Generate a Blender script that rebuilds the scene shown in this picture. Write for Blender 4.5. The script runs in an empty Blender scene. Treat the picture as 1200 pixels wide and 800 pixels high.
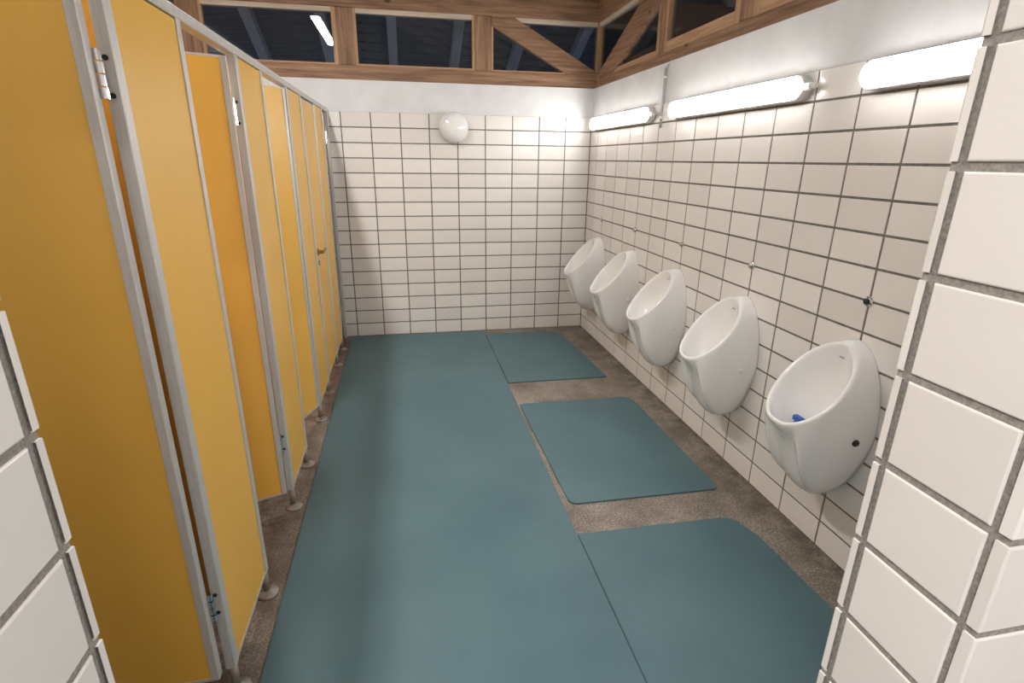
import bpy, bmesh, math, random
from mathutils import Vector, Matrix
random.seed(7)
scene = bpy.context.scene
COL = scene.collection
PI = math.pi

# ------------------------------------------------------------------ camera
CAM = Vector((-1.7535, -5.1806, 1.6382))
YAW, PITCH, ROLL, FPX = 0.1957, -0.3239, 0.0120, 634.48
fw = Vector((math.sin(YAW)*math.cos(PITCH), math.cos(YAW)*math.cos(PITCH), math.sin(PITCH)))
rt = Vector((math.cos(YAW), -math.sin(YAW), 0))
up = rt.cross(fw)
rt, up = rt*math.cos(ROLL)+up*math.sin(ROLL), up*math.cos(ROLL)-rt*math.sin(ROLL)
cam = bpy.data.objects.new('camera', bpy.data.cameras.new('camera'))
COL.objects.link(cam)
cam.matrix_world = Matrix(((rt.x, up.x, -fw.x, CAM.x), (rt.y, up.y, -fw.y, CAM.y), (rt.z, up.z, -fw.z, CAM.z), (0, 0, 0, 1)))
cam.data.sensor_fit = 'HORIZONTAL'; cam.data.sensor_width = 36; cam.data.lens = FPX/1200*36
cam.data.clip_start = 0.02
scene.camera = cam

# ------------------------------------------------------------------ world (night outside) and exposure
world = bpy.data.worlds.new('night'); scene.world = world; world.use_nodes = True
bg = world.node_tree.nodes['Background']
bg.inputs['Color'].default_value = (0.10, 0.13, 0.2, 1); bg.inputs['Strength'].default_value = 1.2
vs = scene.view_settings
vs.view_transform = 'Standard'; vs.look = 'None'; vs.exposure = 0.2; vs.gamma = 1.0; vs.use_curve_mapping = False
WALL_TUBE, CEIL_TUBE, LOBBY_FILL = 31.0, 118.0, 150.0        # emission of the lit diffusers; the lobby one is an added fill

# ------------------------------------------------------------------ materials
def mat(name, col, rough=0.5, metal=0.0, **kw):
    m = bpy.data.materials.new(name); m.use_nodes = True
    b = m.node_tree.nodes['Principled BSDF']
    b.inputs['Base Color'].default_value = (*col, 1); b.inputs['Roughness'].default_value = rough; b.inputs['Metallic'].default_value = metal
    for k, v in kw.items(): b.inputs[k].default_value = v
    return m
def N(m, t, **kw):
    n = m.node_tree.nodes.new(t)
    for k, v in kw.items(): setattr(n, k, v)
    return n
def L(m, a, b): m.node_tree.links.new(a, b)
def B(m): return m.node_tree.nodes['Principled BSDF']
def objcoord(m, scale=(1, 1, 1)):
    tc = N(m, 'ShaderNodeTexCoord'); mp = N(m, 'ShaderNodeMapping'); mp.inputs['Scale'].default_value = scale
    L(m, tc.outputs['Object'], mp.inputs['Vector']); return mp.outputs['Vector']
def noise(m, vec, scale, detail=4, rough=0.55):
    n = N(m, 'ShaderNodeTexNoise'); n.inputs['Scale'].default_value = scale; n.inputs['Detail'].default_value = detail
    n.inputs['Roughness'].default_value = rough; L(m, vec, n.inputs['Vector']); return n.outputs['Fac']
def ramp(m, fac, stops):
    r = N(m, 'ShaderNodeValToRGB'); e = r.color_ramp.elements
    while len(e) < len(stops): e.new(0.5)
    for i, (p, c) in enumerate(stops): e[i].position = p; e[i].color = (*c, 1) if len(c) == 3 else c
    L(m, fac, r.inputs['Fac']); return r.outputs['Color']
def mixc(m, fac, a, b, mode='MIX'):
    x = N(m, 'ShaderNodeMix', data_type='RGBA', blend_type=mode)
    for s, v in ((x.inputs[0], fac), (x.inputs[6], a), (x.inputs[7], b)):
        if isinstance(v, (int, float)): s.default_value = v
        elif isinstance(v, tuple): s.default_value = (*v, 1)
        else: L(m, v, s)
    return x.outputs[2]
def bump(m, h, strength=0.2, dist=0.01):
    b = N(m, 'ShaderNodeBump'); b.inputs['Strength'].default_value = strength; b.inputs['Distance'].default_value = dist
    L(m, h, b.inputs['Height']); L(m, b.outputs['Normal'], B(m).inputs['Normal'])

def tile_mat(name, lo, hi, rough):
    m = mat(name, hi, rough)
    oi = N(m, 'ShaderNodeObjectInfo')
    c = ramp(m, oi.outputs['Random'], [(0, lo), (1, hi)])
    v = N(m, 'ShaderNodeTexCoord').outputs['Object']
    n = noise(m, v, 9, 2)
    L(m, mixc(m, ramp(m, n, [(0.3, (0, 0, 0)), (0.75, (0.10, 0.10, 0.10))]), c, (0.66, 0.58, 0.50)), B(m).inputs['Base Color'])
    bump(m, noise(m, v, 14, 1), 0.10, 0.004)
    return m
M = {}
M['tile'] = tile_mat('glazed cream tile', (0.76, 0.72, 0.685), (0.84, 0.805, 0.77), 0.20)
m = M['grout'] = mat('grey cement grout', (0.2, 0.18, 0.16), 0.9)
L(m, ramp(m, noise(m, objcoord(m), 60, 3), [(0.3, (0.13, 0.115, 0.10)), (0.7, (0.22, 0.20, 0.18))]), B(m).inputs['Base Color'])
m = M['grout_wide'] = mat('light grey cement grout', (0.3, 0.28, 0.25), 0.9)
v = objcoord(m); n_ = noise(m, v, 220, 3)
L(m, ramp(m, n_, [(0.3, (0.20, 0.185, 0.165)), (0.7, (0.36, 0.335, 0.30))]), B(m).inputs['Base Color']); bump(m, n_, 0.4, 0.002)
m = M['plaster'] = mat('painted white plaster', (0.72, 0.72, 0.72), 0.75)
v = objcoord(m)
L(m, ramp(m, noise(m, v, 5, 6), [(0.3, (0.66, 0.66, 0.665)), (0.7, (0.75, 0.75, 0.755))]), B(m).inputs['Base Color']); bump(m, noise(m, v, 40, 3), 0.15, 0.004)

m = M['floor'] = mat('worn brown granular screed', (0.25, 0.21, 0.18), 0.7)
v = objcoord(m)
fine = ramp(m, noise(m, v, 110, 4, 0.75), [(0.32, (0.085, 0.075, 0.066)), (0.5, (0.24, 0.212, 0.186)), (0.68, (0.46, 0.42, 0.37))])
big = ramp(m, noise(m, v, 3.2, 6, 0.65), [(0.34, (0.52, 0.46, 0.42)), (0.62, (1.08, 1.05, 1.0))])
c = mixc(m, 1.0, fine, big, 'MULTIPLY')
sx = N(m, 'ShaderNodeSeparateXYZ'); L(m, v, sx.inputs[0])
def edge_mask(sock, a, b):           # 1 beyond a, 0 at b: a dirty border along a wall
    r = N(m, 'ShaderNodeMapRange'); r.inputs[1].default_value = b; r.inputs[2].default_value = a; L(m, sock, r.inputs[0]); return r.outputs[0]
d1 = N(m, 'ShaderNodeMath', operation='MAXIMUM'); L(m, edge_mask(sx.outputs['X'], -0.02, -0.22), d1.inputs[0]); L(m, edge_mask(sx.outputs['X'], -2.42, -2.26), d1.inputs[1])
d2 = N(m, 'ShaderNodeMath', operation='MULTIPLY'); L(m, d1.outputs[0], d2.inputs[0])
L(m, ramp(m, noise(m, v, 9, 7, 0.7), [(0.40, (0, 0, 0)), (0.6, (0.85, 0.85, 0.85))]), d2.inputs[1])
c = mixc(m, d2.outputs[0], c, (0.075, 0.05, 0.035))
d3 = N(m, 'ShaderNodeMath', operation='MULTIPLY'); L(m, edge_mask(sx.outputs['X'], -2.32, -2.25), d3.inputs[0])
d4 = N(m, 'ShaderNodeMath', operation='MULTIPLY'); L(m, edge_mask(sx.outputs['Y'], -0.9, -1.9), d4.inputs[0]); L(m, d3.outputs[0], d4.inputs[1])
d5 = N(m, 'ShaderNodeMath', operation='MULTIPLY'); L(m, d4.outputs[0], d5.inputs[0]); L(m, ramp(m, noise(m, v, 26, 5, 0.7), [(0.42, (0, 0, 0)), (0.54, (0.9, 0.9, 0.9))]), d5.inputs[1])
c = mixc(m, d5.outputs[0], c, (0.20, 0.06, 0.03))
L(m, c, B(m).inputs['Base Color']); bump(m, noise(m, v, 180, 3, 0.7), 0.35, 0.003)

m = M['mat'] = mat('teal rubber matting', (0.055, 0.13, 0.155), 0.5)
v = objcoord(m)
L(m, ramp(m, noise(m, v, 2.2, 5), [(0.3, (0.060, 0.124, 0.148)), (0.7, (0.082, 0.155, 0.176))]), B(m).inputs['Base Color'])
vo = N(m, 'ShaderNodeTexVoronoi'); vo.inputs['Scale'].default_value = 62; vo.inputs['Randomness'].default_value = 0.0
mp = N(m, 'ShaderNodeMapping'); mp.inputs['Rotation'].default_value = (0, 0, PI/4); L(m, v, mp.inputs['Vector']); L(m, mp.outputs['Vector'], vo.inputs['Vector'])
bump(m, ramp(m, vo.outputs['Distance'], [(0.3, (1, 1, 1)), (0.5, (0, 0, 0))]), 0.12, 0.002)

m = M['yellow'] = mat('ochre yellow laminate', (0.66, 0.36, 0.055), 0.38)
v = objcoord(m)
L(m, ramp(m, noise(m, v, 1.6, 3), [(0.3, (0.80, 0.450, 0.072)), (0.7, (0.86, 0.495, 0.085))]), B(m).inputs['Base Color']); bump(m, noise(m, v, 300, 2), 0.05, 0.001)
m = M['alu'] = mat('satin aluminium', (0.62, 0.60, 0.57), 0.45, 0.35)
v = objcoord(m, (40, 40, 2)); L(m, ramp(m, noise(m, v, 6, 3), [(0.3, (0.56, 0.54, 0.515)), (0.7, (0.66, 0.64, 0.61))]), B(m).inputs['Base Color'])
M['steel'] = mat('brushed steel', (0.55, 0.52, 0.48), 0.3, 0.9)
M['foot'] = mat('dull stained steel', (0.30, 0.265, 0.235), 0.45, 0.5)
M['chrome'] = mat('chrome', (0.7, 0.7, 0.7), 0.12, 1.0)
M['dark'] = mat('dark recess', (0.02, 0.018, 0.016), 0.6)
M['brass'] = mat('aged brass', (0.42, 0.26, 0.06), 0.4, 0.8)
m = M['ceramic'] = mat('glazed white vitreous china', (0.87, 0.86, 0.85), 0.12); B(m).inputs['Coat Weight'].default_value = 0.4
M['cap'] = mat('white plastic', (0.76, 0.75, 0.74), 0.35)
M['blue'] = mat('blue plastic', (0.015, 0.10, 0.42), 0.4)
M['mark'] = mat('grey print', (0.35, 0.35, 0.36), 0.4)
M['opal'] = mat('opal glass', (0.82, 0.81, 0.80), 0.1)
M['housing'] = mat('pale polycarbonate', (0.78, 0.78, 0.77), 0.4)
M['conduit'] = mat('grey plastic conduit', (0.50, 0.50, 0.51), 0.45)

def wood(name, axis, lo, mid, hi):
    m = mat(name, mid, 0.65)
    s = [26, 26, 26]; s[axis] = 1.6
    tc = N(m, 'ShaderNodeTexCoord'); mp = N(m, 'ShaderNodeMapping'); mp.inputs['Scale'].default_value = s
    L(m, tc.outputs['Object'], mp.inputs['Vector'])
    g = noise(m, mp.outputs['Vector'], 1.5, 6, 0.6)
    c = ramp(m, g, [(0.28, lo), (0.5, mid), (0.72, hi)])
    vo = N(m, 'ShaderNodeTexVoronoi'); vo.inputs['Scale'].default_value = 4.5; s2 = [1, 1, 1]; s2[axis] = 0.65
    mp2 = N(m, 'ShaderNodeMapping'); mp2.inputs['Scale'].default_value = s2; L(m, tc.outputs['Object'], mp2.inputs['Vector']); L(m, mp2.outputs['Vector'], vo.inputs['Vector'])
    c = mixc(m, ramp(m, vo.outputs['Distance'], [(0.05, (0.9, 0.9, 0.9)), (0.10, (0, 0, 0))]), c, (0.05, 0.022, 0.010))
    L(m, c, B(m).inputs['Base Color']); bump(m, g, 0.25, 0.004)
    return m
W3 = ((0.13, 0.068, 0.038), (0.27, 0.152, 0.086), (0.41, 0.25, 0.15))
M['wood_x'], M['wood_y'], M['wood_z'] = (wood('brown pine grain %s' % a, i, *W3) for i, a in enumerate('xyz'))
M['trim_x'], M['trim_y'] = wood('pale bead x', 0, (0.5, 0.40, 0.31), (0.6, 0.50, 0.40), (0.68, 0.58, 0.48)), wood('pale bead y', 1, (0.5, 0.40, 0.31), (0.6, 0.50, 0.40), (0.68, 0.58, 0.48))
P3 = ((0.30, 0.16, 0.08), (0.42, 0.25, 0.14), (0.55, 0.36, 0.21))
M['sash_x'], M['sash_y'], M['sash_z'] = (wood('light pine bead %s' % a, i, *P3) for i, a in enumerate('xyz'))
R3 = ((0.10, 0.095, 0.095), (0.16, 0.152, 0.152), (0.22, 0.21, 0.21))
M['board_x'], M['board_y'] = wood('weathered roof board x', 0, *R3), wood('weathered roof board y', 1, *R3)
F3 = ((0.58, 0.57, 0.56), (0.68, 0.67, 0.66), (0.76, 0.75, 0.74))
M['rafter_x'], M['rafter_y'] = wood('pale rafter x', 0, *F3), wood('pale rafter y', 1, *F3)

m = M['glass'] = bpy.data.materials.new('dusty window glass'); m.use_nodes = True
nt = m.node_tree; nt.nodes.remove(nt.nodes['Principled BSDF'])
out = nt.nodes['Material Output']
tr = N(m, 'ShaderNodeBsdfTransparent'); tr.inputs['Color'].default_value = (0.82, 0.86, 0.9, 1)
gl = N(m, 'ShaderNodeBsdfGlossy'); gl.inputs['Roughness'].default_value = 0.01
fr = N(m, 'ShaderNodeFresnel'); fr.inputs['IOR'].default_value = 1.5
mx = N(m, 'ShaderNodeMixShader'); L(m, fr.outputs[0], mx.inputs[0]); L(m, tr.outputs[0], mx.inputs[1]); L(m, gl.outputs[0], mx.inputs[2])
df = N(m, 'ShaderNodeBsdfDiffuse'); df.inputs['Color'].default_value = (0.6, 0.65, 0.72, 1)
v = objcoord(m)
dust = ramp(m, noise(m, v, 22, 8, 0.75), [(0.60, (0.012, 0.012, 0.012)), (0.74, (0.10, 0.10, 0.10)), (0.80, (0.5, 0.5, 0.5))])
mx2 = N(m, 'ShaderNodeMixShader'); L(m, dust, mx2.inputs[0]); L(m, mx.outputs[0], mx2.inputs[1]); L(m, df.outputs[0], mx2.inputs[2])
L(m, mx2.outputs[0], out.inputs['Surface'])

def lit(name, strength, col=(1.0, 0.965, 0.92)):
    m = mat(name, (0.8, 0.8, 0.8), 0.3); b = B(m)
    b.inputs['Emission Color'].default_value = (*col, 1); b.inputs['Emission Strength'].default_value = strength
    return m

# ------------------------------------------------------------------ mesh helpers
def link(name, me, m, parent=None):
    o = bpy.data.objects.new(name, me); COL.objects.link(o)
    if m is not None and not me.materials: me.materials.append(m)
    if parent is not None: o.parent = parent
    return o
def obj(name, bm, m, parent=None, smooth=False):
    bmesh.ops.recalc_face_normals(bm, faces=bm.faces)
    me = bpy.data.meshes.new(name); bm.to_mesh(me); bm.free()
    if smooth: me.polygons.foreach_set('use_smooth', [True]*len(me.polygons))
    return link(name, me, m, parent)
def box(bm, x0, x1, y0, y1, z0, z1, bev=0.0):
    r = bmesh.ops.create_cube(bm, size=1.0, matrix=Matrix.Translation(((x0+x1)/2, (y0+y1)/2, (z0+z1)/2)) @ Matrix.Diagonal((abs(x1-x0), abs(y1-y0), abs(z1-z0), 1)))
    if bev:
        vs_ = set(r['verts']); es = [e for e in bm.edges if e.verts[0] in vs_ and e.verts[1] in vs_]
        bmesh.ops.bevel(bm, geom=es, offset=bev, segments=1, affect='EDGES')
    return bm
def bx(name, x0, x1, y0, y1, z0, z1, m, parent=None, bev=0.0):
    return obj(name, box(bmesh.new(), x0, x1, y0, y1, z0, z1, bev), m, parent)
def cyl(bm, p0, p1, r0, r1=None, seg=16):
    p0, p1 = Vector(p0), Vector(p1); d = p1-p0; r1 = r0 if r1 is None else r1
    rot = d.to_track_quat('Z', 'Y').to_matrix().to_4x4()
    bmesh.ops.create_cone(bm, cap_ends=True, segments=seg, radius1=r0, radius2=r1, depth=d.length, matrix=Matrix.Translation((p0+p1)/2) @ rot)
    return bm
def prism(bm, pts, axis, a, b):
    """extrude a polygon of 2-D pts along axis ('x','y','z') from a to b"""
    def P(u, w, t): return {'x': (t, u, w), 'y': (u, t, w), 'z': (u, w, t)}[axis]
    A = [bm.verts.new(P(u, w, a)) for u, w in pts]; Bv = [bm.verts.new(P(u, w, b)) for u, w in pts]
    n = len(pts); bm.faces.new(A); bm.faces.new(Bv[::-1])
    for i in range(n): bm.faces.new((A[i], Bv[i], Bv[(i+1) % n], A[(i+1) % n]))
    return bm
def lathe(bm, prof, center, axis, seg=32):
    """prof: list of (radius, height along axis)"""
    ax = Vector(axis).normalized(); t1 = ax.orthogonal().normalized(); t2 = ax.cross(t1); c = Vector(center)
    rings = []
    for r, h in prof:
        if r < 1e-6: rings.append([bm.verts.new(c+ax*h)])
        else: rings.append([bm.verts.new(c+ax*h+(t1*math.cos(2*PI*i/seg)+t2*math.sin(2*PI*i/seg))*r) for i in range(seg)])
    for A, Bv in zip(rings, rings[1:]):
        for i in range(seg):
            j = (i+1) % seg
            if len(A) == 1 and len(Bv) > 1: bm.faces.new((A[0], Bv[i], Bv[j]))
            elif len(Bv) == 1 and len(A) > 1: bm.faces.new((A[i], A[j], Bv[0]))
            elif len(A) > 1: bm.faces.new((A[i], A[j], Bv[j], Bv[i]))
    return bm
def empty(name, loc=(0, 0, 0)):
    o = bpy.data.objects.new(name, None); COL.objects.link(o); o.location = loc; o.empty_display_size = 0.1; return o
def tag(o, label=None, cat=None, group=None, kind=None):
    for k, val in (('label', label), ('category', cat), ('group', group), ('kind', kind)):
        if val: o[k] = val
    return o
def struct(o, label=None, cat=None): return tag(o, label, cat, kind='structure')

# ---- tiles: one shared mesh for each size; local x along the wall, y up, z out of the wall
_tm = {}
def tile_mesh(w, h, t, bev):
    k = (round(w, 4), round(h, 4), t, bev)
    if k in _tm: return _tm[k]
    a, b = w/2, h/2; c = bev
    rings = [(a, b, -t), (a, b, -c), (a-c*0.3, b-c*0.3, -c*0.3), (a-c, b-c, 0)]
    V = []; F = []
    for (x, y, z) in rings: V += [(-x, -y, z), (x, -y, z), (x, y, z), (-x, y, z)]
    for r in range(3):
        for i in range(4):
            j = (i+1) % 4; F.append((4*r+i, 4*r+j, 4*r+4+j, 4*r+4+i))
    F.append((12, 13, 14, 15))
    me = bpy.data.meshes.new('tile'); me.from_pydata(V, [], F); me.materials.append(M['tile']); _tm[k] = me
    return me
def basis(xa, za):                  # tile matrix from wall direction xa and outward normal za
    xa, za = Vector(xa), Vector(za); ya = Vector((0, 0, 1))
    return Matrix(((xa.x, ya.x, za.x), (xa.y, ya.y, za.y), (xa.z, ya.z, za.z)))
JOINT = 0.0095
def lay(parent, rot, centre, w, h, t=0.008, bev=0.0016, jit=0.0006):
    o = bpy.data.objects.new('tile', tile_mesh(w, h, t, bev)); COL.objects.link(o); o.parent = parent
    n = rot.col[2]
    mt = rot.to_4x4(); mt.translation = Vector(centre)+n*random.uniform(-jit, jit*0.3)
    o.matrix_local = mt @ Matrix.Rotation(random.uniform(-0.003, 0.003), 4, 'X') @ Matrix.Rotation(random.uniform(-0.002, 0.002), 4, 'Y')
    return o
def lay_joined(name, parent, rot, cells, t=0.008, bev=0.0016):
    V = []; F = []
    for c, w, h in cells:
        me = tile_mesh(w, h, t, bev); o = len(V)
        V += [tuple(Vector(c)+rot @ vv.co) for vv in me.vertices]; F += [tuple(i+o for i in p.vertices) for p in me.polygons]
    me = bpy.data.meshes.new(name); me.from_pydata(V, [], F)
    return tag(link(name, me, M['tile'], parent), kind='stuff')

# ------------------------------------------------------------------ the room shell
RH = 0.1259                          # tile row pitch
TOP = 16*RH                          # top of the tiling
XW = -3.70                           # left wall
YF_IN, YF_OUT = -4.636, -4.818       # the wall with the doorway
XR, XL = -1.142, -2.106              # the doorway's reveals
YLOB = -7.2
floor = struct(bx('floor', XW-0.2, 0.2, YLOB-0.2, 0.2, -0.15, 0.0, M['floor']), 'worn brown granular floor', 'floor')

# back wall
wb = struct(bx('wall_back', XW-0.2, 0.2, 0.003, 0.20, 0, TOP-0.004, M['grout']), 'back wall of cream landscape tiles with grey joints', 'wall')
rotB = basis((1, 0, 0), (0, -1, 0))
xs = [0.0, -0.2451] + [-0.2451-0.25*i for i in range(1, 14)] + [XW]
for i in range(len(xs)-1):
    for r in range(16):
        x1, x0 = xs[i], xs[i+1]
        lay(wb, rotB, ((x0+x1)/2, 0, TOP-RH*(r+0.5)), x1-x0-JOINT, RH-JOINT)
bx('plaster_band', XW-0.2, 0.2, 0.014, 0.20, TOP-0.004, 2.262, M['plaster'], wb)
# right wall
wr = struct(bx('wall_right', 0.003, 0.20, YLOB-0.2, 0.003, 0, TOP-0.004, M['grout']), 'right wall of cream landscape tiles behind the urinals', 'wall')
rotR = basis((0, -1, 0), (-1, 0, 0))
ys = [0.0] + [-(0.194+0.25*i) for i in range(18)]
for i in range(len(ys)-1):
    for r in range(16):
        y1, y0 = ys[i], ys[i+1]
        lay(wr, rotR, (0, (y0+y1)/2, TOP-RH*(r+0.5)), y1-y0-JOINT, RH-JOINT)
lay_joined('tile_column', wr, rotR, [((0, (ys[-1]+YF_IN)/2, TOP-RH*(r+0.5)), ys[-1]-YF_IN-JOINT, RH-JOINT) for r in range(16)])
bx('plaster_band', 0.014, 0.20, YLOB-0.2, 0.014, TOP-0.004, 2.262, M['plaster'], wr)
bx('plaster_face', -0.012, 0.01, YLOB, YF_OUT, 0, 2.262, M['plaster'], wr)
bx('upper_wall', 0.02, 0.20, YLOB-0.2, YF_IN, 2.262, 2.96, M['plaster'], wr)
# left wall (behind the cubicles) and the lobby's end wall
wl = struct(bx('wall_left', XW-0.2, XW, YLOB-0.2, 0.2, 0, 2.96, M['plaster']), 'white plaster wall behind the cubicles', 'wall')
wn = struct(bx('wall_lobby', XW, 0.2, YLOB-0.2, YLOB, 0, 2.96, M['plaster']), 'white plaster wall of the lobby', 'wall')
# wall with the doorway
G = 0.003
bm = bmesh.new()
box(bm, XR+G, 0.003, YF_OUT+G, YF_IN-G, 0, 2.96); box(bm, XW, XL-G, YF_OUT+G, YF_IN-G, 0, 2.96); box(bm, XL-G, XR+G, YF_OUT+G, YF_IN-G, 17*RH+G, 2.96)
wf = struct(obj('wall_front', bm, M['grout_wide']), 'tiled wall around the open doorway', 'wall')
rotJR = basis((0, -1, 0), (-1, 0, 0)); rotJL = basis((0, 1, 0), (1, 0, 0))
rotO = basis((1, 0, 0), (0, -1, 0)); rotI = basis((-1, 0, 0), (0, 1, 0))
JJ = 0.0105
for r in range(17):
    z = RH*(r+0.5)
    lay(wf, rotJR, (XR, -4.7255, z), 0.145-JJ, RH-JJ, 0.010, 0.0022)
    lay(wf, rotJL, (XL, -4.7255, z), 0.145-JJ, RH-JJ, 0.010, 0.0022)
    for (xa, sgn) in ((XR, 1), (XL, -1)):
        for c in range(4):
            w = 0.24
            lay(wf, rotO, (xa+sgn*(0.12+0.25*c), YF_OUT, z), w, RH-JJ, 0.0155, 0.0022)
inner = []
for r in range(17):
    z = RH*(r+0.5)
    lay(wf, rotI, (XR+0.12, YF_IN, z), 0.24, RH-JJ, 0.0125, 0.003, 0.0012); lay(wf, rotI, (XL-0.12, YF_IN, z), 0.24, RH-JJ, 0.0125, 0.003, 0.0012)
    for c in range(1, 4): inner.append(((XR+0.12+0.25*c, YF_IN, z), 0.24, RH-JJ))
    for c in range(1, 6): inner.append(((XL-0.12-0.25*c, YF_IN, z), 0.24, RH-JJ))
lay_joined('tile_field', wf, rotI, inner)

# ------------------------------------------------------------------ timber frame and clerestory windows
TF = 0.035                                    # face of the timber behind the plaster
ZS0, ZS1, ZB0 = 2.262, 2.375, 2.80            # sill bottom / top, head beam bottom
def quad_prism(name, axis, pts, a, b, m, parent): return obj(name, prism(bmesh.new(), pts, axis, a, b), m, parent)
# back wall: sill, posts, head beam, brace
bx('sill_beam', XW, 0.09, TF, TF+0.14, ZS0, ZS1, M['wood_x'], wb, 0.004)
bx('head_beam', XW, 0.20, TF-0.012, TF+0.14, ZB0, ZB0+0.20, M['wood_x'], wb, 0.004)
PB = [(-3.42, -3.255), (-2.222, -2.085), (-1.082, -0.932)]
for a, b in PB: bx('post', a, b, TF+0.002, TF+0.13, ZS1, ZB0, M['wood_z'], wb, 0.004)
bx('corner_post', 0.045, 0.175, 0.045, 0.175, ZS0, ZB0, M['wood_z'], wb, 0.004)
quad_prism('brace', 'y', [(-0.93, 2.727), (-0.93, 2.80), (-0.735, 2.80), (-0.36, 2.605), (0.045, 2.393), (0.045, ZS1), (-0.245, ZS1)][::1], TF-0.004, TF+0.06, M['wood_x'], wb)
# right wall: the same
bx('sill_beam', TF, TF+0.14, YF_IN, 0.03, ZS0-0.012, ZS1-0.035, M['wood_y'], wr, 0.004)
bx('head_beam', TF-0.012, TF+0.14, YF_IN, 0.02, ZB0, ZB0+0.20, M['wood_y'], wr, 0.004)
PR = [(-1.33, -1.215), (-2.33, -2.21), (-3.33, -3.21), (-4.33, -4.21)]
for a, b in PR: bx('post', TF+0.002, TF+0.13, a, b, ZS1-0.035, ZB0, M['wood_z'], wr, 0.004)
quad_prism('brace', 'x', [(-1.215, 2.665), (-1.215, 2.80), (-1.02, 2.80), (-0.06, 2.395), (-0.06, ZS1-0.035), (-0.36, ZS1-0.035)], TF-0.004, TF+0.06, M['wood_y'], wr)

WN = [0]
def window(wall, a, b, z0, z1, fr, tilt=0.0):
    """fixed light between two posts; wall 'b' runs in x, 'r' in y; fr = bead widths (left/near, right/far, bottom, top)"""
    WN[0] += 1
    w = struct(empty('window_%d' % WN[0], ((a+b)/2, TF+0.06, z0) if wall == 'b' else (TF+0.06, (a+b)/2, z0)), 'dusty fixed clerestory window in a pine frame', 'window')
    o = w.location
    def part(name, u0, u1, v0, v1, d0, d1, m):
        if wall == 'b': p = bx(name, u0-o.x, u1-o.x, d0-o.y, d1-o.y, v0-o.z, v1-o.z, m, w)
        else: p = bx(name, d0-o.x, d1-o.x, u0-o.y, u1-o.y, v0-o.z, v1-o.z, m, w)
        return p
    h = 'sash_x' if wall == 'b' else 'sash_y'
    l, r, bo, t = fr
    part('bead', a, a+l, z0, z1, TF+0.004, TF+0.07, M['sash_z']); part('bead', b-r, b, z0, z1, TF+0.004, TF+0.07, M['sash_z'])
    part('bead', a+l, b-r, z0, z0+bo, TF+0.006, TF+0.07, M[h]); part('bead', a+l, b-r, z1-t, z1, TF+0.006, TF+0.07, M[h.replace('sash', 'trim')])
    g = part('pane', a+l-0.004, b-r+0.004, z0+bo-0.004, z1-t+0.004, TF+0.028, TF+0.033, M['glass'])
    return w
window('b', -3.255, -2.222, ZS1, ZB0, (0.022, 0.035, 0.014, 0.035))
window('b', -2.085, -1.082, ZS1, ZB0, (0.022, 0.018, 0.014, 0.035))
window('b', -0.932, 0.045, ZS1, ZB0, (0.016, 0.018, 0.012, 0.035))
zr = ZS1-0.035
window('r', -1.215, 0.045, zr, ZB0, (0.014, 0.02, 0.035, 0.035))
window('r', -2.21, -1.33, zr, ZB0, (0.05, 0.03, 0.065, 0.035))
window('r', -3.21, -2.33, zr, ZB0, (0.05, 0.05, 0.065, 0.035))
window('r', -4.21, -3.33, zr, ZB0, (0.05, 0.05, 0.065, 0.035))

# ------------------------------------------------------------------ hipped roof: boards and rafters run out past the glass as eaves
SL = 0.479; ZE = 3.06                          # slope, height of the boards' underside over the wall faces
OV = 1.35                                      # overhang
X0, X1, Y0, Y1 = XW-0.2-OV, 0.1+OV, YLOB-0.2-OV, 0.1+OV
ZLOW = ZE-SL*OV
half = (X1-X0)/2; ZR = ZLOW+SL*half
bm = bmesh.new()
def roofsolid(t0):
    P = [(X0, Y0, ZLOW), (X1, Y0, ZLOW), (X1, Y1, ZLOW), (X0, Y1, ZLOW), ((X0+X1)/2, Y0+half, ZR), ((X0+X1)/2, Y1-half, ZR)]
    return [bm.verts.new((x, y, z+t0)) for x, y, z in P]
lo_, hi_ = roofsolid(0.03), roofsolid(0.12)
for vv, rev in ((lo_, False), (hi_, True)):
    for f in ((0, 1, 4), (1, 2, 5, 4), (2, 3, 5), (3, 0, 4, 5)):
        fs = [vv[i] for i in f]; bm.faces.new(fs[::-1] if rev else fs)
for i in range(4): j = (i+1) % 4; bm.faces.new((lo_[i], lo_[j], hi_[j], hi_[i]))
ceil = struct(obj('ceiling', bm, M['board_x']), 'dark boarded underside of the hipped timber roof', 'ceiling')
BW = 0.13
nb = int((OV+0.5)*math.sqrt(1+SL*SL)/BW)
cs = 1/math.sqrt(1+SL*SL)
for i in range(nb):                            # back eave: boards run in x
    d = (i+0.5)*BW*cs; y = Y1-d; z = ZLOW+SL*d
    me = box(bmesh.new(), X0+d+0.05, X1-d-0.05, -BW/2+0.004, BW/2-0.004, 0.0, 0.022)
    o = obj('board', me, M['board_x'], ceil); o.matrix_local = Matrix.Translation((0, y, z)) @ Matrix.Rotation(-math.atan(SL), 4, 'X')
for i in range(nb):                            # right eave: boards run in y
    d = (i+0.5)*BW*cs; x = X1-d; z = ZLOW+SL*d
    me = box(bmesh.new(), -BW/2+0.004, BW/2-0.004, Y0+d+2.0, Y1-d-0.05, 0.0, 0.022)
    o = obj('board', me, M['board_y'], ceil); o.matrix_local = Matrix.Translation((x, 0, z)) @ Matrix.Rotation(math.atan(SL), 4, 'Y')
RWd, RHt = 0.085, 0.10
ang = math.atan(SL)
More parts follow.
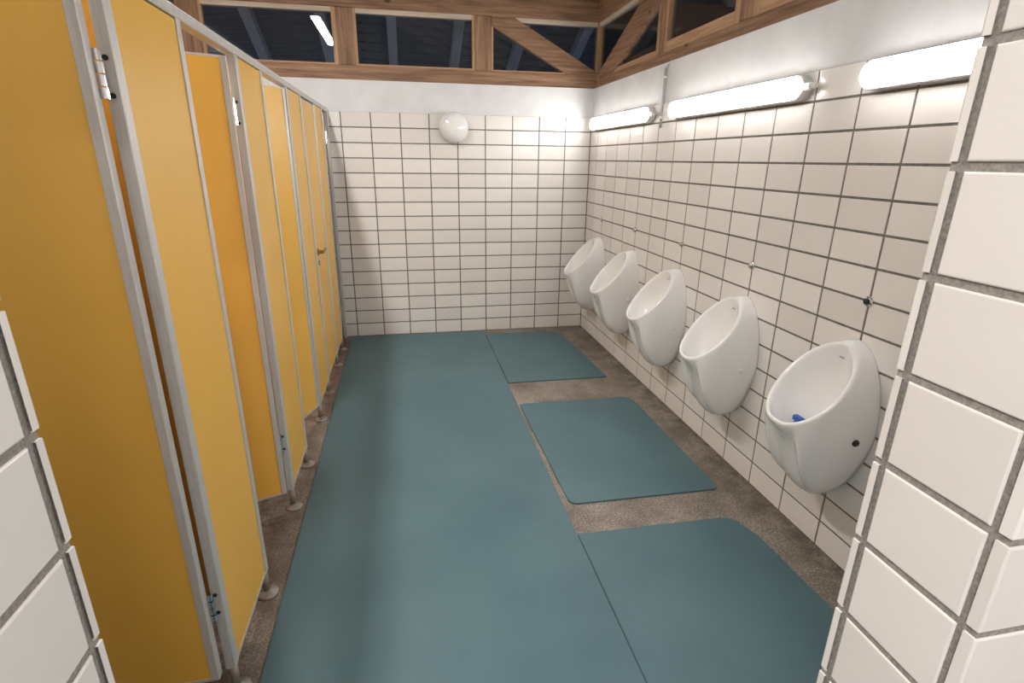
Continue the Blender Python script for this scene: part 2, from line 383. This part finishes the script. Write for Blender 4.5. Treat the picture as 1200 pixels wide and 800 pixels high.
for k in range(-1, 7):                          # rafters of the back slope
    x = -3.0+0.611*(k-0) if k >= 0 else -3.611
    hl = min(half, x-X0, X1-x)-0.02
    ln = hl/math.cos(ang)
    o = obj('rafter', box(bmesh.new(), -RWd/2, RWd/2, -ln, 0, -RHt, 0.0), M['rafter_y'], ceil)
    o.matrix_local = Matrix.Translation((x, Y1-0.02, ZLOW+SL*0.02)) @ Matrix.Rotation(-ang, 4, 'X')
for k in range(10):                             # rafters of the right slope
    y = 0.25-0.72*k
    hl = min(half, Y1-y)-0.02; ln = hl/math.cos(ang)
    o = obj('rafter', box(bmesh.new(), -ln, 0, -RWd/2, RWd/2, -RHt, 0.0), M['rafter_x'], ceil)
    o.matrix_local = Matrix.Translation((X1-0.02, y, ZLOW+SL*0.02)) @ Matrix.Rotation(ang, 4, 'Y')
g = struct(bx('ground', X0-3, X1+3, Y0-3, Y1+3, -0.25, -0.15, M['conduit']), 'dark ground outside the building', 'ground')

# ------------------------------------------------------------------ lamps
def capsule(bm, p, dirv, outv, ln, hh, dd, base=0.0, ex=0.75, nseg=10, nend=7):
    """half-round trough with rounded ends: p centre of its foot, runs along dirv, bulges along outv"""
    dirv, outv = Vector(dirv), Vector(outv); upv = outv.cross(dirv); p = Vector(p)
    st = [(-ln/2+hh/2*(1-math.cos(i/nend*PI/2)), max(0.08, math.sin(i/nend*PI/2))) for i in range(nend+1)]
    st = st+[(-s, w) for s, w in st[::-1]]
    rings = []
    for s, w in st:
        ring = []
        for j in range(nseg+1):
            a = -PI/2+PI*j/nseg
            u = math.copysign(abs(math.sin(a))**ex, math.sin(a))*hh/2*w; o_ = abs(math.cos(a))**ex*dd*(0.8+0.2*w)
            ring.append(bm.verts.new(p+dirv*s+upv*u+outv*(base+o_)))
        rings.append(ring)
    for A, Bv in zip(rings, rings[1:]):
        for j in range(nseg): bm.faces.new((A[j], A[j+1], Bv[j+1], Bv[j]))
        bm.faces.new((A[nseg], A[0], Bv[0], Bv[nseg]))
    bm.faces.new(rings[0]); bm.faces.new(rings[-1][::-1])
    return bm
def tube_light(name, centre, dirv, outv, ln, m, label, gland=True, group=None):
    c = Vector(centre); t = tag(empty(name, centre), label, 'lamp', group)
    dv, ov = Vector(dirv), Vector(outv)
    obj('housing', capsule(bmesh.new(), ov*0.0, dv, ov, ln, 0.104, 0.052, 0.0, 0.25), M['housing'], t, True)
    obj('diffuser', capsule(bmesh.new(), ov*0.050, dv, ov, ln-0.010, 0.094, 0.009, 0.0, 0.3), m, t, True)
    if gland:
        gb = bmesh.new(); cyl(gb, dv*(-ln/2+0.01)+ov*0.03, dv*(-ln/2-0.035)+ov*0.03, 0.016); cyl(gb, dv*(-ln/2-0.03)+ov*0.03, dv*(-ln/2-0.06)+ov*0.03, 0.011)
        obj('cable_gland', gb, M['cap'], t)
    for s in (-0.22, 0.22):
        uv = ov.cross(dv)
        for q in (-1, 1):
            kb = bmesh.new(); a = dv*(s*ln)+uv*(q*0.046)+ov*0.022
            cyl(kb, a-dv*0.012, a+dv*0.012, 0.006, seg=8); obj('clip', kb, M['steel'], t)
    return t
lw = lit('lit acrylic diffuser', WALL_TUBE, (1.0, 0.975, 0.945))
ZL = 1.948
tube_light('tube_light', (-0.002, -0.755, ZL), (0, 1, 0), (-1, 0, 0), 1.24, lw, 'lit white tube light on the tiled wall nearest the room corner')
tube_light('tube_light', (-0.002, -2.30, ZL), (0, 1, 0), (-1, 0, 0), 1.24, lw, 'lit white tube light beside the vertical grey conduit, middle of its wall row')
tube_light('tube_light', (-0.002, -3.855, ZL), (0, 1, 0), (-1, 0, 0), 1.24, lw, 'lit white tube light on the tiled wall, next to the doorway reveal', gland=False)
lc = lit('lit ceiling diffuser', CEIL_TUBE, (1.0, 0.975, 0.945))
t = tube_light('ceiling_tube_light', (-2.56, -2.15, 3.08), (0, 1, 0), (0, 0, -1), 1.55, lc, 'lit tube light hung from the rafters above the cubicles', gland=False)
lc2 = lit('lit short ceiling diffuser', CEIL_TUBE*0.34, (1.0, 0.975, 0.945))
t2 = tube_light('ceiling_tube_light', (-2.36, -4.05, 3.06), (0, 1, 0), (0, 0, -1), 0.66, lc2, 'short lit tube light hung above the cubicles beside the doorway wall', gland=False)
for q, hs in ((t, 0.55), (t2, 0.22)):
    for s in (-hs, hs): obj('hanger', cyl(bmesh.new(), (0, s, 0.0), (0, s, 0.60), 0.006, seg=8), M['steel'], q)
ll = lit('lobby fill diffuser', LOBBY_FILL, (1.0, 0.955, 0.92))
t = tube_light('lobby_fill_light', (-2.02, -5.95, 2.72), (1, 0, 0), (0, 0, -1), 1.25, ll, 'added unseen fill light in the lobby for the doorway tiles', gland=False)  # added lamp behind the camera, put in to light the doorway tiles
for s in (-0.5, 0.5): obj('hanger', cyl(bmesh.new(), (s, 0, 0.0), (s, 0, 1.3), 0.006, seg=8), M['steel'], t)
# round bulkhead lamp, off
# (unlit)
rl = tag(empty('bulkhead_lamp', (-1.283, 0, 1.902)), 'round white opal globe lamp, unlit, on the back wall', 'lamp')
obj('base_plate', lathe(bmesh.new(), [(0, 0), (0.112, 0), (0.118, 0.004), (0.118, 0.022), (0.108, 0.028), (0, 0.028)], (0, 0, 0), (0, -1, 0), 40), M['cap'], rl, False)
prof = [(0.110, 0.020)]+[(0.131*math.cos(a)**0.75, 0.040+0.078*math.sin(a)) for a in [i*PI/2/12 for i in range(12)]]+[(0, 0.118)]
obj('globe', lathe(bmesh.new(), prof, (0, 0, 0), (0, -1, 0), 40), M['opal'], rl, True)
# conduit from the timber down to the first two lamps
cd = tag(empty('cable_conduit', (0, -1.475, 1.9)), 'thin grey vertical cable conduit running up to the timber sill', 'conduit')
cb = bmesh.new(); cyl(cb, (-0.003, 0, -0.045), (-0.003, 0, 0.322), 0.009, seg=12); cyl(cb, (-0.003, 0, 0.322), (0.035, -0.012, 0.368), 0.009, seg=12)
obj('pipe', cb, M['conduit'], cd, True)
for z in (0.02, 0.27): bx('clip', -0.014, 0.012, -0.014, 0.014, z-0.008, z+0.008, M['cap'], cd, 0.002)

# ------------------------------------------------------------------ rubber mats
def rounded(pts, rad, n=5):
    out_ = []; k = len(pts)
    for i in range(k):
        p0, p1, p2 = Vector(pts[i-1]), Vector(pts[i]), Vector(pts[(i+1) % k])
        r = rad[i] if isinstance(rad, (list, tuple)) else rad
        if r <= 0: out_.append(tuple(p1)); continue
        a = p1+(p0-p1).normalized()*r; b = p1+(p2-p1).normalized()*r
        for j in range(n+1):
            s = j/n; q = a*(1-s)**2+p1*2*s*(1-s)+b*s*s; out_.append(tuple(q))
    return out_
def floor_mat(pts, rad, label, th=0.009):
    bm = bmesh.new(); pp = rounded(pts, rad)
    prism(bm, pp, 'z', 0.0005, th)
    es = [e for e in bm.edges if all(abs(v_.co.z-th) < 1e-5 for v_ in e.verts) and len(e.link_faces) == 2]
    bmesh.ops.bevel(bm, geom=es, offset=0.0025, segments=2, affect='EDGES')
    return tag(obj('rubber_mat', bm, M['mat']), label, 'mat', 'teal rubber floor mats')
floor_mat([(-2.285, -6.2), (-1.050, -6.2), (-1.045, -3.0), (-1.035, -1.4), (-1.030, -0.035), (-2.305, -0.035)], 0.0, 'long teal rubber runner along the yellow cubicles')
wob = [(-1.027, -1.393), (-0.226, -1.392), (-0.245, -1.1), (-0.250, -0.8), (-0.275, -0.5), (-0.285, -0.26), (-0.36, -0.17), (-0.62, -0.150), (-1.022, -0.145)]
floor_mat(wob, [0.0, 0.02, 0, 0, 0, 0.03, 0.05, 0, 0.02], 'teal rubber mat against the back wall corner, frayed at its edge')
floor_mat([(-1.008, -2.972), (-0.192, -2.976), (-0.200, -1.790), (-1.020, -1.782)], [0.05, 0.035, 0.07, 0.03], 'separate teal rubber mat with rounded corners, bare floor all around it')
floor_mat([(-1.046, -4.60), (-0.20, -4.60), (-0.205, -3.80), (-0.222, -3.36), (-0.275, -3.205), (-1.040, -3.195)], [0, 0, 0, 0.05, 0.05, 0], 'teal rubber mat butted to the runner beside the doorway')

# ------------------------------------------------------------------ cubicles
XP = -2.345                                     # front face of the partition
TH = 0.030
cu = tag(empty('toilet_cubicles', (XP, -1.9, 0)), 'row of ochre yellow toilet cubicles with aluminium edges on steel feet', 'cubicles')
OX, OY = XP, -1.9
def cpart(name, x0, x1, y0, y1, z0, z1, m, parent=cu, bev=0.0): return bx(name, x0-OX, x1-OX, y0-OY, y1-OY, z0, z1, m, parent, bev)
ZP0, ZP1 = 0.106, 2.001
cpart('head_rail', XP-0.042, XP+0.002, -4.63, -0.004, 2.0, 2.031, M['alu'], bev=0.003)
FEET = []
bays = [(-3.75, -3.30), (-2.762, -2.335), (-1.80, -1.335), (-0.80, -0.365)]     # fixed panels with their edge profiles
EW = 0.036
for a, b in bays:
    p = cpart('panel', XP-0.022, XP-0.006, a+0.012, b-0.012, ZP0+0.004, ZP1-0.004, M['yellow'])
    cpart('edge_profile', XP-TH, XP, a, a+EW, ZP0, ZP1, M['alu'], p, 0.002); cpart('edge_profile', XP-TH, XP, b-EW*0.8, b, ZP0, ZP1, M['alu'], p, 0.002)
    cpart('bottom_trim', XP-0.025, XP-0.003, a+EW, b-EW*0.8, ZP0, ZP0+0.010, M['alu'], p)
    for z in (1.835, 1.76, 0.40, 0.335):        # hinge screws in the side of the profile
        sb = cyl(bmesh.new(), (XP-0.017-OX, a-OY+0.002, z), (XP-0.017-OX, a-OY-0.003, z), 0.006, seg=10)
        obj('screw', sb, M['dark'], p)
    FEET += [a+0.018, b-0.016]
    cpart('divider', XW+0.002, XP-TH-0.001, (a+b)/2-0.011, (a+b)/2+0.011, ZP0+0.02, ZP1-0.004, M['yellow'])
cpart('end_post', XP-TH, XP, -0.040, -0.006, 0.0, ZP1, M['alu'], bev=0.002)
cpart('end_post', XP-TH, XP, -4.63, -4.59, 0.0, ZP1, M['alu'], bev=0.002)
for y in FEET:
    fb = cyl(bmesh.new(), (XP-0.014-OX, y-OY, 0.004), (XP-0.014-OX, y-OY, ZP0+0.002), 0.0135, seg=18)
    f = obj('foot', fb, M['foot'], cu, True)
    obj('flange', lathe(bmesh.new(), [(0, 0), (0.040, 0), (0.041, 0.004), (0.036, 0.010), (0.020, 0.013), (0.0138, 0.022), (0, 0.022)], (XP-0.010-OX, y-OY, 0.0006), (0, 0, 1), 24), M['foot'], f, True)
ZD0, ZD1 = 0.122, 1.988
def door(yh, width, angle, label, handle=False):
    """leaf hinged at y=yh (its far side), closed it runs towards -y; angle swings it inwards"""
    leaf = box(bmesh.new(), -0.026, -0.004, -width+0.004, -0.004, ZD0+0.004, ZD1-0.004)
    d = obj('door', leaf, M['yellow'], cu); d['label'] = label
    d.matrix_local = Matrix.Translation((-TH-0.002+0.0, yh-0.014-OY, 0)) @ Matrix.Rotation(-angle, 4, 'Z') @ Matrix.Translation((TH+0.002, 0, 0))
    bx('edge_profile', -0.030, 0.0, -0.024, 0.0, ZD0, ZD1, M['alu'], d, 0.002); bx('edge_profile', -0.030, 0.0, -width, -width+0.034, ZD0, ZD1, M['alu'], d, 0.002)
    bx('edge_trim', -0.028, -0.002, -width+0.034, -0.024, ZD0, ZD0+0.009, M['alu'], d); bx('edge_trim', -0.028, -0.002, -width+0.034, -0.024, ZD1-0.008, ZD1, M['alu'], d)
    for z in (1.80, 0.37):
        hb = bmesh.new()
        for k in range(4): cyl(hb, (-0.032, 0.007, z-0.048+0.025*k), (-0.032, 0.007, z-0.048+0.025*k+0.022), 0.0075 if k % 2 else 0.0085, seg=12)
        obj('hinge', hb, M['chrome'], d)
    if handle:
        hb = bmesh.new(); yk = -width+0.075
        cyl(hb, (-0.002, yk, 1.02), (0.036, yk, 1.02), 0.012); cyl(hb, (0.034, yk-0.005, 1.02), (0.036, yk+0.115, 1.026), 0.008); cyl(hb, (-0.002, yk, 1.02), (0.004, yk, 1.02), 0.024)
        obj('lever_handle', hb, M['brass'], d)
        obj('lock_rosette', cyl(bmesh.new(), (-0.002, yk, 0.945), (0.006, yk, 0.945), 0.018), M['steel'], d)
    return d
door(-3.752, 0.545, math.radians(88), 'cubicle door standing wide open inwards')
door(-2.764, 0.53, math.radians(67), 'cubicle door swung well open inwards')
door(-1.802, 0.53, math.radians(20), 'cubicle door slightly ajar')
door(-0.802, 0.525, 0.0, 'closed cubicle door with a brass lever', True)
door(-0.045, 0.315, math.radians(84), 'narrow end door opened inwards')

# ------------------------------------------------------------------ urinals
def urinal_mesh():
    """d outwards from the wall, w along it, h up; th runs around from the top (0) over the side to the lip (pi)"""
    n = 72
    def lerp(a, b, t): return a+(b-a)*t
    def interp(tab, x):
        for (x0, y0), (x1, y1) in zip(tab, tab[1:]):
            if x <= x1:
                t = (x-x0)/(x1-x0); return lerp(y0, y1, t)
        return tab[-1][1]
    bm = bmesh.new(); loops = []
    def rim(th, off):               # slanted egg-shaped rim; off>0 grows it
        c, s = math.cos(th), math.sin(th)
        q = (1-c)/2                 # 0 at top, 1 at the lip
        d = lerp(0.062, 0.318, q**1.04)+(-off if c > 0 else off)*abs(c)*0.55
        h = lerp(0.957, 0.648, q)-0.014*math.sin(PI*q)+off*c*0.75
        w = (0.150+off)*math.copysign(abs(s)**(1.10 if c > 0 else lerp(1.10, 0.80, min(1, -c*1.5))), s)*(1.0-0.10*max(0, -c)**2)
        return Vector((d, w, h))
    def back(th):                   # outline on the wall
        c, s = math.cos(th), math.sin(th)
        h = lerp(0.637, 0.975, c) if c > 0 else lerp(0.637, 0.318, -c)
        w = 0.171*math.copysign(abs(s)**(1.0 if c > 0 else lerp(1.0, 0.66, min(1, -c*1.3))), s)*(1.0 if c > 0 else (1-0.30*(-c)**1.5))
        return Vector((0.0, w, h))
    def outer(th, t):               # cubic from the wall outline to the rim
        c, s = math.cos(th), math.sin(th)
        A, D = back(th), rim(th, 0.008)
        lo = max(0.0, -c)           # 1 towards the lip side
        k = min(1.0, max(0.0, (abs(th-PI)-0.30)/0.40)); front = 1-k*k*(3-2*k)                 # the scoop under the lip
        P1 = Vector((lerp(0.035, 0.295, lo**0.9), A.y*lerp(1.02, 1.22, lo), lerp(A.z, 0.228, lo**1.8)))
        P1.x -= 0.055*front*lo
        P2 = Vector((lerp(D.x-0.012, 0.275, lo**1.2), D.y*1.0+0.004*math.copysign(1, s)*abs(s), lerp(D.z+0.006, 0.50, lo**1.6)))
        P2.x -= 0.090*front*lo
        u = 1-t
        return A*u**3+P1*3*u*u*t+P2*3*u*t*t+D*t**3
    m_ = 16
    for j in range(m_+1):
        loops.append([outer(2*PI*i/n, j/m_) for i in range(n)])
    # rounded rim, then the bowl inside
    loops.append([rim(2*PI*i/n, 0.004)+Vector((0.004, 0, 0.007)) for i in range(n)])
    loops.append([rim(2*PI*i/n, -0.006)+Vector((0.003, 0, 0.006)) for i in range(n)])
    loops.append([rim(2*PI*i/n, -0.012)+Vector((-0.001, 0, -0.002)) for i in range(n)])
    drain = Vector((0.175, 0.0, 0.515))
    for j in range(1, 9):
        t = j/9; row = []
        for i in range(n):
            th = 2*PI*i/n; a = rim(th, -0.013); q = (1-math.cos(th))/2
            mid = Vector((lerp(0.035, 0.275, q), a.y*0.86, lerp(0.76, 0.53, q)))
            u = 1-t
            e = drain+Vector((-0.02*math.cos(th), 0.02*math.sin(th), 0))
            row.append(a*u*u+mid*2*u*t+e*t*t)
        loops.append(row)
    rings = [[bm.verts.new((-p.x, p.y, p.z)) for p in lp] for lp in loops]
    for A, Bv in zip(rings, rings[1:]):
        for i in range(n): j = (i+1) % n; bm.faces.new((A[i], A[j], Bv[j], Bv[i]))
    bm.faces.new(rings[0]); bm.faces.new(rings[-1])
    bmesh.ops.recalc_face_normals(bm, faces=bm.faces)
    me = bpy.data.meshes.new('urinal_bowl'); bm.to_mesh(me); bm.free()
    me.polygons.foreach_set('use_smooth', [True]*len(me.polygons)); me.materials.append(M['ceramic'])
    return me, outer
ume, uouter = urinal_mesh()
def cap_mesh(m):
    bm = lathe(bmesh.new(), [(0, -0.006), (0.014, -0.006), (0.014, 0.005), (0.011, 0.008), (0, 0.009)], (0, 0, 0), (0, 0, 1), 20)
    bmesh.ops.recalc_face_normals(bm, faces=bm.faces)
    me = bpy.data.meshes.new('fixing_cap'); bm.to_mesh(me); bm.free(); me.materials.append(m); return me
capw, capd = cap_mesh(M['cap']), cap_mesh(M['dark'])
bm = lathe(bmesh.new(), [(0, 0), (0.018, 0), (0.020, 0.004), (0, 0.007)], (-0.175, 0, 0.5155), (0, 0, 1), 16)
me_dr = bpy.data.meshes.new('strainer'); bmesh.ops.recalc_face_normals(bm, faces=bm.faces); bm.to_mesh(me_dr); bm.free(); me_dr.materials.append(M['steel'])
UY = [-0.432, -1.180, -1.932, -2.686, -3.442]
UL = ['white egg-shaped urinal in the room corner, first from the back wall', 'white egg-shaped urinal, second from the back wall', 'white egg-shaped urinal in the middle of the row of five',
      'white egg-shaped urinal between the middle one and the one with a blue insert', 'white egg-shaped urinal with a blue insert and a dark fixing hole']
for i, y in enumerate(UY):
    u = tag(empty('urinal', (0, y, 0)), UL[i], 'urinal', 'urinals along the right wall')
    link('bowl', ume, None, u); link('strainer', me_dr, None, u)
    for sgn in (-1, 1):
        th = 1.74; th = th if sgn > 0 else 2*PI-th
        a = uouter(th, 0.30); e = 1e-3
        P = lambda q: Vector((-q.x, q.y, q.z))
        nrm = (P(uouter(th+e, 0.30))-P(a)).cross(P(uouter(th, 0.30+e))-P(a)).normalized()
        if nrm.y*sgn < 0: nrm = -nrm
        o = link('fixing_hole' if i == 4 else 'fixing_cap', capd if i == 4 else capw, None, u)
        o.matrix_local = Matrix.Translation(P(a)) @ nrm.to_track_quat('Z', 'Y').to_matrix().to_4x4()
    o = bx('maker_mark', -0.003, 0.0, -0.012, 0.012, -0.003, 0.003, M['mark'], u); o.matrix_local = Matrix.Translation((-0.064, 0, 0.905)) @ Matrix.Rotation(0.25, 4, 'Y')
    # flush button in the tile joint above
    zb = 1.133
    yb = [-0.444, -1.194, -1.944, -2.694, -3.444][i]
    fb = tag(empty('flush_button', (0, yb, zb)), 'small round chrome flush button above %s' % ['the corner urinal', 'the second urinal from the back wall', 'the middle urinal', 'the fourth urinal from the back wall', 'the urinal with the blue insert'][i], 'flush button', 'flush buttons above the urinals')
    obj('escutcheon', lathe(bmesh.new(), [(0, -0.002), (0.021, -0.002), (0.021, 0.004), (0.016, 0.009), (0, 0.009)], (0, 0, 0), (-1, 0, 0), 24), M['chrome'], fb, True)
    obj('button', lathe(bmesh.new(), [(0, 0.008), (0.012, 0.008), (0.012, 0.016), (0.009, 0.019), (0, 0.020)], (0, 0, 0), (-1, 0, 0), 20), M['steel'] if i < 4 else M['dark'], fb, True)
# blue urinal insert
bi = tag(empty('urinal_insert', (-0.186, UY[4]+0.018, 0.566)), 'small blue plastic insert inside the urinal nearest the doorway', 'urinal insert')
obj('screen', lathe(bmesh.new(), [(0, -0.022), (0.006, -0.022), (0.018, 0.0), (0.024, 0.03), (0.020, 0.055), (0, 0.062)], (0, 0, 0), (0, 0, 1), 16), M['blue'], bi, True)
obj('grip', box(bmesh.new(), -0.012, 0.012, -0.020, 0.032, 0.055, 0.076, 0.003), M['blue'], bi)
